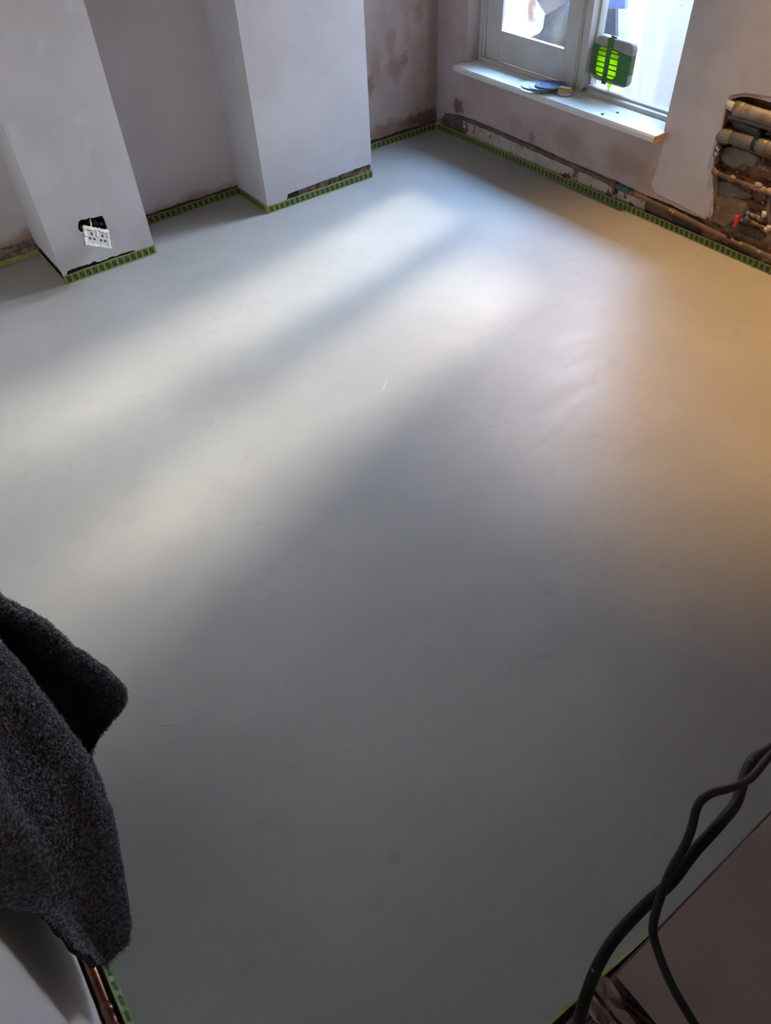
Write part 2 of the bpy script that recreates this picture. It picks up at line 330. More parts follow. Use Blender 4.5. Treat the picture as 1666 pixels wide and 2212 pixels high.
# right wall with the window, the bare skirting zone and the chased-out pipe recess
wr = empty('wall_right', (0, -1.7, 0), kind='structure')
def core(name, d, m): return under(boxobj(name, d, m), wr)
core('masonry', (.045, .30, WR-.02, WL+.02, -.1, ZS-.03), M_masonry); core('masonry', (.045, .30, WL+.02, .30, -.1, H), M_masonry)
core('masonry', (.065, .30, -5.7, WR-.02, -.1, H), M_masonry); core('masonry', (.045, .30, WR-.02, WL+.02, ZH+.02, H), M_masonry)
lowR = [X0(*q) for q in [(962, 244), (990, 247), (1021, 258), (1046, 270), (1072.6, 280), (1100, 291), (1124.5, 302.6), (1150, 311), (1173, 321), (1183, 327), (1215, 342), (1247, 356), (1280, 368), (1314, 383), (1348, 399), (1372, 411), (1398, 422), (1425, 432), (1449, 441), (1465, 450), (1482, 457), (1500, 466), (1512, 469), (1522, 474)]]
recL = [X0(*q) for q in [(1530, 470), (1535, 460), (1537, 440), (1542, 412), (1541, 390), (1542, 364), (1545, 340), (1549, 319), (1555, 292), (1562, 266), (1568, 242), (1573, 222), (1580, 214), (1600, 209), (1616, 209), (1640, 214), (1666, 221), (1700, 229)]]
outer = [(.0, .055), (-.03, .057), (-.055, .075)] + [(p.y, p.z) for p in lowR] + [(p.y, p.z) for p in recL] + [(-5.7, .62), (-5.7, H), (0.0, H)]
bm = bmesh.new(); sheet(bm, [outer, [(WL, ZS-.02), (WL, ZH), (WR, ZH), (WR, ZS-.02)]], xplane(0.0), .03)
under(bm_obj('plaster', bm, M_wallR), wr)
bm = bmesh.new(); box(bm, .0302, .30, WL, WL+.02, ZS-.02, ZH+.02); box(bm, .0302, .30, WR, WL, ZH, ZH+.02); under(bm_obj('reveal', bm, M_wallR), wr)
bm = bmesh.new(); box(bm, .0302, .30, WR-.02, WR, ZS-.02, ZH+.02); under(bm_obj('reveal', bm, M_skimR), wr)
# fresh skim between window and recess, feathered proud of the pink plaster
sk = [X0(*q) for q in [(1440, 275), (1434, 310), (1427, 340), (1418, 372), (1407, 398), (1413, 412), (1432, 424), (1470, 441), (1500, 459), (1518, 468), (1528, 466), (1533, 458), (1536, 438), (1541, 410), (1540, 388), (1541, 362), (1544, 340), (1548, 318), (1554, 291), (1561, 265), (1567, 241), (1572, 218), (1580, 205), (1610, 200), (1666, 208), (1760, 225)]]
bm = bmesh.new(); sheet(bm, [[(p.y, p.z) for p in sk] + [(-2.6, H), (WR-.0005, H), (WR-.0005, ZS+.02)]], xplane(-.002), .0015); under(bm_obj('skim_patch', bm, M_skimR), wr)
# bare render strip above the floor
def rstrip(name, x, y0, y1, z0, z1, m, amp, na, nb, seed):
    bm = bmesh.new(); g = [[bm.verts.new((x + amp*noise.noise(Vector((i*.33, j*.5, seed))) + .5*amp*noise.noise(Vector((i*1.1, j*1.3, seed))), y0+(y1-y0)*i/na, z0+(z1-z0)*j/nb)) for j in range(nb+1)] for i in range(na+1)]
    for i in range(na):
        for j in range(nb): bm.faces.new((g[i][j], g[i+1][j], g[i+1][j+1], g[i][j+1]))
    return under(bm_obj(name, bm, m, smooth=True), wr)
rstrip('base_render', .014, -.215, -1.50, -.01, .165, M_baserender, .005, 140, 16, 3.3)
rstrip('base_stone', .010, -.03, -.217, -.01, .12, M_stone, .004, 24, 14, 5.3)
rstrip('base_render', .018, -1.50, -2.7, -.01, .10, M_masonry, .007, 110, 10, 8.1)
rstrip('recess_back', .048, -1.60, -2.7, .05, .66, M_masonry, .012, 120, 70, 1.7)
# bricks of the recess, half buried in old mortar
bmesh_brick = bmesh.new(); box(bmesh_brick, -.02, .02, -.105, .105, -.031, .031); bmesh.ops.bevel(bmesh_brick, geom=bmesh_brick.edges[:], offset=.006, segments=1, affect='EDGES')
bme = bpy.data.meshes.new('brick'); bmesh_brick.to_mesh(bme); bmesh_brick.free(); bme.materials.append(M_brick)
for r in range(6):
    for k in range(4):
        y = -1.70 - .225*k - (.112 if r % 2 else 0); z = .125 + .076*r
        b = bpy.data.objects.new('brick', bme); C.objects.link(b); under(b, wr); b.location = Vector((.056+random.uniform(-.004, .004), y, z))
        b.rotation_euler = (random.uniform(-.03, .03), 0, random.uniform(-.03, .03))
def patch(name, pix, x, t, m, seed):
    pts = [on(u, v, 0, x) for u, v in pix]; c = sum(pts, Vector())/len(pts); ring = catmull(pts+[pts[0]], 72)[:-1]
    bm = bmesh.new(); mid = bm.verts.new(c + Vector((-t, 0, 0))); R = []
    for s, d in ((.2, t), (.4, t), (.6, t), (.75, t*.9), (.88, t*.8), (.97, t*.5), (1.0, -.012)):
        R.append([bm.verts.new(c + (p-c)*(s*(1+.16*noise.noise(p*28+Vector((seed, 0, 0))) + .10*noise.noise(p*75+Vector((seed, 0, 0))))) + Vector((-d + .004*noise.noise((c+(p-c)*s)*45+Vector((0, seed, 0))) + .002*noise.noise((c+(p-c)*s)*130), 0, 0))) for p in ring])
    n = len(ring)
    for i in range(n):
        bm.faces.new((mid, R[0][i], R[0][(i+1) % n]))
        for A, B in zip(R, R[1:]): bm.faces.new((A[i], A[(i+1) % n], B[(i+1) % n], B[i]))
    return under(bm_obj(name, bm, m, smooth=True), wr)
patch('mortar_patch', [(1556, 318), (1580, 318), (1610, 324), (1632, 336), (1640, 352), (1630, 362), (1608, 356), (1590, 362), (1572, 356), (1560, 344)], .034, .005, M_mortar, 1)
patch('mortar_patch', [(1545, 392), (1570, 392), (1600, 404), (1622, 420), (1612, 428), (1585, 424), (1560, 424), (1544, 420)], .032, .005, M_mortar, 2)
patch('render_patch', [(1543, 428), (1570, 424), (1602, 428), (1620, 440), (1612, 462), (1590, 478), (1560, 492), (1536, 488), (1530, 470), (1540, 452)], .030, .005, M_tanmortar, 3)
patch('dark_patch', [(1562, 498), (1584, 484), (1616, 486), (1648, 500), (1654, 512), (1642, 526), (1618, 528), (1592, 514)], .028, .005, M_darkmortar, 4)  # darker mortar low in the recess
patch('mortar_patch', [(1578, 262), (1605, 266), (1640, 280), (1664, 290), (1640, 296), (1610, 286), (1590, 284)], .034, .005, M_mortar, 5)
patch('render_patch', [(1640, 520), (1672, 505), (1710, 530), (1700, 570), (1660, 552)], .028, .005, M_tanmortar, 6)

bm = bmesh.new(); rc = random.Random(5)
for k in range(90):
    u, v = rc.uniform(1546, 1672), rc.uniform(240, 545)
    if u < 1556 and v > 400 or v > 430 + (u-1530)*.75: continue
    q = rc.uniform(.3, 1); lump(bm, on(u, v, 0, .036), (.008*q, .014*q, .009*q), k, 1, .6, k % 3)
under(bm_obj('mortar_crumbs', bm, [M_mortar, M_plasterlump, M_brick], kind='stuff'), wr)

# left wall and doorway wall
wlft = boxobj('wall_left', (XL-.20, XL-.012, -5.7, .30, -.1, H), M_masonry, kind='structure')
plaster('plaster', lambda a, b, t: (XL-t, a, b), -5.7, NL, rag(.016, .003, 9, 11), .012, M_white_wall, wlft)
e3 = on(1331, 2107, 0, XJ); ZJ = e3.z; YJ = e3.y
wf = boxobj('wall_front', (XJ+.012, .06, -3.74, YF-.012, -.1, H), M_masonry, kind='structure')
bm = bmesh.new(); sheet(bm, [jag(-3.74, YJ, lambda u: ZJ+.002*noise.noise(Vector((u*60, 0, 0))), .02) + [(YJ, H), (-3.74, H)]], lambda a, b, t: (XJ+t, a, b), .011)
sheet(bm, [[(XJ+.0112, ZJ), (.0, .06), (.0, H), (XJ+.0112, H)]], lambda a, b, t: (a, YJ-t, b), .011); bm_obj('plaster', bm, M_pinkjamb, parent=wf)
boxobj('lintel', (XL-.02, XJ+.02, -3.74, YF-.012, 2.08, H), M_ceil, parent=wf)
# torn lining paper and render on the jamb below the plaster
bm = bmesh.new(); na, nb = 44, 36
g = [[bm.verts.new((XJ+.012+.016*noise.noise(Vector((i*.35, j*.35, 2)))+.010*noise.noise(Vector((i*.9, j*.9, 7)))-.05*max(0, 1-j/13), -3.74+(YJ-.018+3.74)*i/na, -.02+(ZJ+.03)*j/nb)) for j in range(nb+1)] for i in range(na+1)]
for i in range(na):
    for j in range(nb): bm.faces.new((g[i][j], g[i+1][j], g[i+1][j+1], g[i][j+1]))
bm_obj('torn_render', bm, M_paper, parent=wf, smooth=True)
for k, (u, v, s, rot) in enumerate([(1300, 2160, .05, .2), (1345, 2150, .045, 1.2), (1275, 2190, .05, .5), (1330, 2190, .055, 2.2), (1365, 2175, .04, 2.9), (1385, 2205, .05, 1.7), (1310, 2207, .05, .9)]):
    c = on(u, v, 0, XJ+.002); bm = bmesh.new(); n = 9; rows = []
    for r in range(4):
        rows.append([bm.verts.new(Vector((c.x - .003 - .020*(r/3)**2*(.5+.5*math.sin(i*1.3+k)), c.y + s*(r/3)*math.cos(rot+6.283*i/n)*(1+.3*math.sin(i*2.1+k)), c.z + s*(r/3)*math.sin(rot+6.283*i/n)*(1+.3*math.cos(i*1.7+k))))) for i in range(n)] if r else [bm.verts.new(c + Vector((-.002, 0, 0)))])
    for i in range(n):
        bm.faces.new((rows[0][0], rows[1][i], rows[1][(i+1) % n]))
        for A, B in zip(rows[1:], rows[2:]): bm.faces.new((A[i], A[(i+1) % n], B[(i+1) % n], B[i]))
    bm_obj('paper_flake', bm, M_paper if k % 2 else M_pinkjamb, parent=wf, smooth=True)
boxobj('skirting_stud', (XJ-.075, .0, YF-.022, YF-.004, -.02, .05), M_subfloor, parent=wf)
# hallway behind the doorway closes the room off
boxobj('wall_hall', (XL-.2, .3, -5.9, -5.7, -.1, H), M_hall, kind='structure')

# ---------------------------------------------------------------- window
win = empty('window_1', (.10, (WL+WR)/2, ZS), kind='structure')
def wpart(name, d, m=M_paint, bevel=.003, parent=win): return under(boxobj(name, d, m, bevel), parent)
GX = .125
wpart('jamb', (.095, .17, WL-.030, WL, ZS-.01, ZH)); wpart('jamb', (.095, .19, WR, WR+.045, ZS-.01, ZH)); wpart('head', (.095, .19, WR, WL, ZH-.05, ZH))
wpart('staff_bead', (.080, .097, WL-.016, WL, ZS-.01, ZH), bevel=.004)
wpart('stile', (.105, .150, -.366, WL-.030, .398, ZH-.05)); wpart('stile', (.105, .150, -.872, -.811, .398, ZH-.05))
wpart('bottom_rail', (.107, .148, -.812, -.365, .398, .529)); wpart('top_rail', (.107, .148, -.812, -.365, ZH-.13, ZH-.05))
wpart('sill_bead', (.085, .106, -.872, WL, ZS-.004, .400), bevel=.005)
wpart('glazing_bead', (.103, .126, -.811, -.366, .522, .537), bevel=.004); wpart('glazing_bead', (.106, .126, -.374, -.362, .53, ZH-.13), bevel=.003); wpart('glazing_bead', (.106, .126, -.815, -.804, .53, ZH-.13), bevel=.003)
wpart('mullion', (.088, .190, -.915, -.868, ZS-.004, ZH-.04), bevel=.004); wpart('mullion', (.096, .190, -.955, -.914, ZS-.004, ZH-.04), bevel=.003); wpart('mullion_bead', (.080, .092, -.908, -.890, ZS-.004, ZH-.04), bevel=.003)
wpart('stile', (.140, .185, -.964, -.954, ZS, ZH-.05)); wpart('stile', (.140, .185, WR+.045, WR+.075, ZS, ZH-.05))
wpart('bottom_rail', (.097, .190, WR, -.954, ZS-.006, .402), bevel=.006); wpart('glazing_bead', (.122, .160, WR+.045, -.955, .400, .412), bevel=.003)
wpart('pane', (GX, GX+.004, -.811, -.366, .529, ZH-.13), M_glass, 0); wpart('pane', (.158, .162, WR+.06, -.958, .400, ZH-.05), M_glass, 0)
bm = bmesh.new(); prof = [(.12, ZS-.030), (-.066, ZS-.030), (-.074, ZS-.022), (-.075, ZS-.008), (-.069, ZS), (.12, ZS)]
A = [bm.verts.new((x, WL-.002 if x > .001 else -.214, z)) for x, z in prof]; 
bm.free(); bm = bmesh.new()
def prism(bm, prof, y0, y1):
    a = [bm.verts.new((x, y0, z)) for x, z in prof]; b = [bm.verts.new((x, y1, z)) for x, z in prof]; n = len(prof)
    for i in range(n): bm.faces.new((a[i], a[(i+1) % n], b[(i+1) % n], b[i]))
    bm.faces.new(a[::-1]); bm.faces.new(b)
prism(bm, prof, -.216, -1.528); sill = under(bm_obj('window_sill', bm, M_sill), win)
bm = bmesh.new(); prism(bm, [(x, z) for x, z in prof[1:5]] + [(-.01, ZS-.002), (-.01, ZS-.030)], -1.528, -1.533); under(bm_obj('sill_end_grain', bm, M_endgrain), win)

# ---------------------------------------------------------------- outdoors seen through the panes, with unseen walls and roof shaping the light
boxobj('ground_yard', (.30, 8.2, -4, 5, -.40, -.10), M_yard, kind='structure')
boxobj('wall_yard', (8.0, 8.2, -4, 5, -.3, 1.4), M_yardwall, kind='structure')
boxobj('wall_bounce_left', (.30, 8.0, 1.35, 1.6, -.3, 3.85), M_bouncewall, kind='structure'); boxobj('roof_shade', (.30, 1.25, -2.6, 1.35, 3.12, 3.2), M_shaderoof, kind='structure'); boxobj('wall_block_right', (.30, 8.0, -2.9, -2.6, -.3, 4.5), M_yardwall, kind='structure')  # unseen side walls and added roof, shaped to channel, bounce and block daylight
def card(name, pix, x, t, m, label, cat, lean=0):
    pts = [on(u, v, 0, x) for u, v in pix]; z0 = min(p.z for p in pts); bm = bmesh.new()
    sheet(bm, [[(p.y, p.z) for p in pts]], lambda a, b, d: (x + d + lean*(b-z0), a, b), t); return bm_obj(name, bm, m, label=label, cat=cat)
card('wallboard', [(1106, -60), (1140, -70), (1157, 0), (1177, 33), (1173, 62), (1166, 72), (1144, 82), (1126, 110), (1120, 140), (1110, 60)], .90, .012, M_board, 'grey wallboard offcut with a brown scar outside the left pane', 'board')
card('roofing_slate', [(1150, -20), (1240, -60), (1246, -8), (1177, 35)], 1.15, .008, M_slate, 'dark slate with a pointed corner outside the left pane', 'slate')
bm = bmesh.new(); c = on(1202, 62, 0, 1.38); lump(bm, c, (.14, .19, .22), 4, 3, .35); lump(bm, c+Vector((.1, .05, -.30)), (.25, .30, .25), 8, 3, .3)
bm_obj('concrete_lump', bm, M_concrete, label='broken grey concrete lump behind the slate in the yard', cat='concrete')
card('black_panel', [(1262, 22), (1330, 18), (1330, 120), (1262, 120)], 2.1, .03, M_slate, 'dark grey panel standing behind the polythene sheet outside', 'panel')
card('blue_panel', [(1262, -60), (1350, -60), (1350, 19), (1262, 19)], 2.2, .03, M_bluebin, 'blue panel above the dark grey panel outside', 'panel')
# polythene hung outside the right pane, gathered in vertical folds
def polythene(name, ptl, pbl, x, y1, z1, label, seed, nw=46, nh=30):
    a, b = on(*ptl, 0, x), on(*pbl, 0, x); bm = bmesh.new(); g = []
    for i in range(nw+1):
        s = i/nw; col = []
        for j in range(nh+1):
            t = j/nh; y0 = b.y + (a.y-b.y)*t + .03*math.sin(t*5+seed); y = y0 + (y1-y0)*s; z = -.09 + (z1+.09)*t
            fold = .035*noise.noise(Vector((s*7+t*1.5, t*.8, seed))) + .015*noise.noise(Vector((s*19-t*2, t, seed+4)))
            col.append(bm.verts.new((x + fold*(1.2-.4*t) + .12*(1-t)**2, y, z)))
        g.append(col)
    for i in range(nw):
        for j in range(nh): bm.faces.new((g[i][j], g[i+1][j], g[i+1][j+1], g[i][j+1]))
    return bm_obj(name, bm, M_sheet, label=label, cat='plastic sheet', smooth=True)
polythene('polythene_sheet', (1318, 0), (1352, 215), .55, -1.75, 1.00, 'white polythene sheet hanging in folds outside the taped window pane', 1.3)
polythene('polythene_sheet', (1112, 0), (1116, 90), .96, 1.2, .95, 'narrow white polythene edge beside the grey wallboard outside', 5.1, 24, 20)

# ---------------------------------------------------------------- masking tape round the floor
def glyph(bm, o, ex, ez, n, w, h, fine=False):
    def q(a0, a1, b0, b1):
        bm.faces.new([bm.verts.new(o + ex*(a*w) + ez*(b*h) + n) for a, b in ((a0, b0), (a1, b0), (a1, b1), (a0, b1))])
    if not fine:
        q(0, .24, 0, 1); q(.24, .40, .55, .95); q(.38, .62, 0, 1); q(.62, .78, .05, .45); q(.76, 1.0, 0, 1); return
    q(0, .22, 0, 1); q(.22, .34, .72, 1); q(.38, .48, 0, 1); q(.48, .60, .80, 1); q(.48, .58, .40, .60); q(.48, .60, 0, .18)
    q(.64, .78, 0, 1); q(.78, .90, .82, 1); q(.78, .90, .40, .60); q(.78, .90, 0, .18); q(.88, 1.0, .06, .46); q(.88, 1.0, .54, .94)
def tape(pts, nrm, label, h=.036, m=M_tape, pm=M_print, seed=0, lean=0, pitch=.030, flare=.004):
    P = []; 
    for a, b in zip(pts, pts[1:]):
        a, b = Vector((*a, 0)), Vector((*b, 0)); n = max(2, int((b-a).length/.012))
        for i in range(n + (b == Vector((*pts[-1], 0)))): P.append((a + (b-a)*i/n, (b-a).normalized()))
    bm = bmesh.new(); rows = []
    nv = Vector((*nrm, 0))
    for k, (p, d) in enumerate(P):
        out = Vector((d.y, -d.x, 0)); out = out if out.dot(nv) > 0 or nv.length < .1 else -out
        wv = .0012*noise.noise(Vector((p.x*22, p.y*22, seed))); hh = h*(1 + .10*noise.noise(Vector((p.x*14, p.y*14, seed+5))))
        fl = flare*(1+1.2*noise.noise(Vector((p.x*18, p.y*18, seed+9))))
        rows.append([bm.verts.new(p + out*(o+wv) + Vector((0, 0, z))) for o, z in ((.002+fl, .0012), (.0035, .002), (.003, hh*.5), (.003-lean*h, hh), (.001-lean*h, hh), (.0005, .001))])
    for A, B in zip(rows, rows[1:]):
        for j in range(6): bm.faces.new((A[j], B[j], B[(j+1) % 6], A[(j+1) % 6]))
    bm.faces.new(rows[0]); bm.faces.new(rows[-1][::-1])
    c = Vector((*pts[0], 0)); root = empty('masking_tape', c, label, 'tape', group=None)
    under(bm_obj('tape_strip', bm, m), root)
    if pm:
        bm = bmesh.new()
        for a, b in zip(pts, pts[1:]):
            a, b = Vector((*a, 0)), Vector((*b, 0)); L = (b-a).length; d = (b-a).normalized(); out = Vector((d.y, -d.x, 0)); out = out if out.dot(nv) >= 0 else -out
            s = pitch*.3
            while s + pitch*.65 < L:
                glyph(bm, a + d*s + Vector((0, 0, h*.15)), d, Vector((0, 0, 1)), out*.0046, pitch*.62, h*.70, m is M_tapepale); s += pitch
        under(bm_obj('tape_print', bm, pm), root)
    return root
tape([(P2R, 0), (-.012, 0.0)], (0, -1), 'printed green masking tape along the stained alcove wall', .034, seed=1)
tape([(0, -.012), (0, -2.75)], (-1, 0), 'printed green masking tape along the foot of the window wall', .034, seed=2, pitch=.027)
tape([(P2L, D), (P2R, D)], (0, -1), 'printed green masking tape across the pier beside the stained alcove', .036, seed=3)
tape([(P2L, 0), (P2L, D)], (-1, 0), 'short green tape on the side of the pier facing the socket pier', .034, seed=4)
tape([(P1R, 0), (P2L, 0)], (0, -1), 'printed green masking tape along the niche between the two piers', .036, seed=5)
tape([(P1L, D), (P1R, D)], (0, -1), 'printed green masking tape under the loose double socket', .040, seed=6)
tape([(P1L, NL-.01), (P1L, D)], (-1, 0), 'narrow curling tape on the shaded side of the socket pier', .020, pm=None, seed=7)
tape([(XL, NL), (P1L, NL)], (0, -1), 'crumpled green tape at the foot of the shaded far niche', .022, pm=None, seed=8, lean=.3)
tape([(-3.186, -2.45), (-3.185, -3.3)], (1, 0), 'pale green printed tape standing beside the copper pipe', .034, M_tapepale, M_printteal, 9, lean=.12)
tape([(-3.10, -3.444), (-2.58, -3.452), (-2.315, -3.466), (-2.26, -3.474)], (0, 1), 'green tape edge along the doorway threshold', .012, pm=None, seed=10)

# ---------------------------------------------------------------- pipes
def pipe_thing(name, label, loc): return empty(name, loc, label, 'pipe')
sp = [(1008, 259), (1030.5, 267), (1076, 286), (1124.5, 308), (1189, 337), (1264, 369.5), (1306, 389), (1365, 416), (1415, 440), (1460, 460), (1548.5, 504.5), (1610, 531), (1666, 556), (1760, 598)]
pp = [on(u, v, 0, -.004) for u, v in sp]
r_ = pipe_thing('heating_pipe', 'long paint-caked heating pipe running above the tape under the window', pp[3])
run = under(tubeobj('pipe_run', catmull(pp, 160), .0105, M_oldpipe, wob=.25), r_)
bm = bmesh.new(); a = on(1318, 394, 0, -.004); b = on(1331, 400, 0, -.004); tube(bm, [a, b], .0145, 12); box(bm, -.016, .022, b.y-.004, b.y+.010, b.z-.045, b.z-.005); under(bm_obj('pipe_clip', bm, M_tarncopper), r_)
under(tubeobj('corroded_joint', catmull([on(u, v, 0, -.004) for u, v in ((1331, 400.5), (1346, 407), (1362, 414.5))], 8), .0125, M_verdigris, wob=.3), r_)
under(tubeobj('corroded_end', catmull([on(u, v, 0, -.001) for u, v in ((994, 254), (1004, 257), (1018, 262))], 6), .008, M_verdigris, wob=.3), r_)
for k, (u, v) in enumerate([(1150, 320), (1240, 359), (1363, 416), (1448, 455), (1455, 459), (1600, 527), (1640, 544)]):
    bm = bmesh.new(); lump(bm, on(u, v, 0, -.010), (.008, .014, .008), k, 1, .5); bm_obj('paint_lump', bm, M_plasterlump, parent=run)

r_ = pipe_thing('waste_pipe', 'thick aged white plastic waste pipe at the top of the recess', on(1583, 230, 0, .01))
a, b = on(1591, 232.5, 0, .012), on(1720, 272, 0, .012)
under(tubeobj('pipe_run', [a, a+(b-a)*.08, b], .026, M_pvc, 18), r_)
under(tubeobj('socket_collar', [a, a+(b-a)*.16], .0285, M_pvc, 18), r_)
e = on(1577, 223.5, 0, .012); under(tubeobj('elbow', catmull([e+Vector((.05, .006, 0)), e+Vector((.012, .004, 0)), e, a+(a-b)*.01], 12), .019, M_pvccap, 16), r_)
r_ = tubeobj('small_pipe', catmull([on(1576, 251, 0, .008), on(1600, 257, 0, .008), on(1720, 292, 0, .008)], 12), .0095, M_brownpipe, label='slim dark brown pipe just below the white waste pipe', cat='pipe')
r_ = pipe_thing('waste_pipe', 'thick grey plastic waste pipe with elbow and black clip', on(1563, 294, 0, .01))
a, b = on(1577, 294, 0, .008), on(1720, 333, 0, .008)
under(tubeobj('pipe_run', [a, b], .0245, M_greypvc, 18), r_); under(tubeobj('pipe_coupler', [a+(b-a)*.43, a+(b-a)*.62], .0265, M_greypvc, 18), r_)
d = (a-b).normalized(); under(tubeobj('elbow', catmull([a-d*.012, a+d*.012, a+d*.030+Vector((.006, 0, -.006)), a+d*.040+Vector((.02, 0, -.022)), a+d*.042+Vector((.055, 0, -.03))], 16), .0275, M_greypvc, 18), r_)
bm = bmesh.new(); c = a+(b-a)*.415; tube(bm, [c-d*.006, c+d*.006], .0295, 18); box(bm, -.012, .03, c.y-.012, c.y+.006, c.z+.022, c.z+.045); under(bm_obj('pipe_clip', bm, M_black), r_)
r_ = pipe_thing('compression_cap', 'dull metal compression cap beside the grey waste elbow', on(1553, 322, 0, .0)); c = on(1553, 318, 0, .0)
r_['category'] = 'pipe fitting'
bm = bmesh.new(); lump(bm, c, (.016, .016, .016), 1, 2, .02); under(bm_obj('cap', bm, M_chrome), r_)
bm = bmesh.new(); tube(bm, [c-Vector((0, 0, .010)), c-Vector((0, 0, .034))], [.017, .014], 8); under(bm_obj('nut', bm, M_chrome), r_)
r_ = pipe_thing('copper_feed_pipe', 'tarnished copper pipe crossing the middle of the recess', on(1545, 372, 0, .0))
a, b = on(1544, 372, 0, -.002), on(1740, 447, 0, -.002)
under(tubeobj('pipe_run', [a, b], .0078, M_tarncopper, 12, wob=.12), r_)
under(tubeobj('elbow', catmull([a+(b-a)*.05, a, a+Vector((.012, .010, .008)), a+Vector((.045, .012, .022))], 10), .0115, M_tarncopper, 12), r_)
for k, (u, v, s) in enumerate([(1584, 383, 1), (1578, 389, .7), (1640, 400, 1.3), (1632, 408, .8), (1650, 408, .9), (1664, 413, 1.4)]):
    bm = bmesh.new(); lump(bm, on(u, v, 0, .004), (.012*s, .016*s, .009*s), k, 1, .5); under(bm_obj('plaster_lump', bm, M_plasterlump), r_)
r_ = pipe_thing('capped_tap_pipe', 'short stub pipe with red and blue lever valves in the recess', on(1613, 476, 0, 0))
under(tubeobj('pipe_run', [on(1612, 474, 0, .0), on(1656, 494, 0, .0)], .0075, M_tarncopper, 12), r_)
bm = bmesh.new(); c = on(1591, 477, 0, -.016); tube(bm, catmull([c+Vector((0, .006, .022)), c, c+Vector((-.004, -.001, -.026))], 6), [.008, .009, .009, .009, .0085, .007], 8); under(bm_obj('red_lever', bm, M_red), r_)
under(tubeobj('valve_body', [on(1596, 473, 0, -.004), on(1608, 474, 0, -.004)], .008, M_chrome, 10), r_)
bm = bmesh.new(); tube(bm, [on(1609, 468, 0, -.012), on(1617, 480, 0, -.012)], .012, 10); under(bm_obj('blue_lever', bm, M_blue), r_)
under(tubeobj('white_end_cap', [on(1654, 491, 0, -.002), on(1659, 499, 0, -.002)], .0095, M_pvccap, 10), r_)
for k, (u, v, s) in enumerate([(1619, 459, 1), (1628, 464, 1.1), (1637, 465, 1), (1645, 470, 1.2)]):
    bm = bmesh.new(); lump(bm, on(u, v, 0, .016), (.016*s, .014*s, .013*s), k+9, 1, .5); under(bm_obj('plaster_lump', bm, M_plasterlump), r_)
r_ = pipe_thing('riser_pipe', 'upright pipe with pale compression nuts at the right of the recess', on(1663, 490, 0, 0))
under(tubeobj('pipe_run', [on(1668, 412, 0, .004), on(1660, 450, 0, .004), on(1667, 500, 0, .004)], .0078, M_tarncopper, 12), r_)
for u0, v0, u1, v1 in ((1653, 456, 1651, 468), (1664, 486, 1662, 497)): under(tubeobj('compression_nut', [on(u0, v0, 0, .0), on(u1, v1, 0, .0)], .0115, M_pvccap, 8), r_)
for k, (u, v) in enumerate([(1645, 359), (1655, 362), (1662, 366), (1658, 316), (1664, 322)]):
    bm = bmesh.new(); lump(bm, on(u, v, 0, .020), (.018, .018, .009), k+20, 1, .5); under(bm_obj('mortar_lump', bm, M_plasterlump), wr)
# copper pipe along the white wall
yA, yB = -2.40, -3.40; px_ = -3.207
r_ = pipe_thing('copper_pipe', 'shiny brown copper pipe lying between white wall and pale green tape', (px_, -3.0, 0))
under(tubeobj('pipe_run', [(px_, yA, .020), (px_, -2.9, .020), (px_, yB, .020)], .0112, M_copper, 16), r_)
bm = bmesh.new(); yc = on(279, 2188, 2, .03).y; prof2 = [(.055, .0112), (.054, .0130), (.046, .0130), (.044, .0145), (.036, .0145), (.034, .0130), (.010, .0130), (.008, .0148), (-.002, .0148), (-.004, .0130), (-.03, .0130), (-.031, .0112)]
tube(bm, [(px_, yc+a-.012, .020) for a, _ in prof2], [q for _, q in prof2], 18); under(bm_obj('solder_ring_coupling', bm, M_copper), r_)

# ---------------------------------------------------------------- loose double socket
sc = on(209, 513, 1, D-.055); so = empty('double_socket', sc, 'loose white double socket hanging tilted from its wall hole', 'socket')
Rm = Matrix.Rotation(math.radians(30), 4, 'Z') @ Matrix.Rotation(math.radians(-20), 4, 'X') @ Matrix.Rotation(math.radians(34), 4, 'Y') @ Matrix.Scale(.86, 4)
def spart(name, bm, m):
    bm.transform(Matrix.Translation(sc) @ Rm); return under(bm_obj(name, bm, m), so)
bm = bmesh.new(); box(bm, -.070, .070, -.004, .006, -.041, .041); bmesh.ops.bevel(bm, geom=bm.edges[:], offset=.003, segments=2, affect='EDGES'); face = spart('faceplate', bm, M_socket)
bm = bmesh.new(); box(bm, -.058, .058, .006, .026, -.03, .03); spart('socket_back', bm, M_socket)
bm = bmesh.new()
for (x0, x1, z0, z1) in ((-.073, .073, .030, .045), (-.073, .073, -.045, -.031), (-.074, -.058, -.044, .044), (.059, .074, -.044, .044)):
    n = 14
    for k in range(n):
        s0, s1 = k/n, (k+1)/n; j = .0022
        r = lambda: random.uniform(-j, j)
        if x1-x0 > z1-z0: box(bm, x0+(x1-x0)*s0, x0+(x1-x0)*s1+.001, -.0065+r(), -.002, z0+r(), z1+r())
        else: box(bm, x0+r(), x1+r(), -.0065+r(), -.002, z0+(z1-z0)*s0, z0+(z1-z0)*s1+.001)
spart('white_tape_border', bm, M_socktape)
for s in (-.030, .032):
    for (x, z, a, b) in ((0, .012, .0050, .0072), (-.012, -.011, .0066, .0050), (.012, -.011, .0066, .0050)):
        bm = bmesh.new(); box(bm, s+x-a, s+x+a, -.0048, -.001, z-b, z+b); sp_ = spart('pin_slot', bm, M_black); sp_.parent = face; sp_.matrix_parent_inverse = Matrix()
bm = bmesh.new(); box(bm, -.004, .008, -.0075, -.003, .004, .030); sp_ = spart('switch_rocker', bm, M_socktape); sp_.parent = face; sp_.matrix_parent_inverse = Matrix()
bm = bmesh.new(); box(bm, -.080, -.062, .002, .006, -.046, -.030); spart('tape_corner', bm, M_socktape)
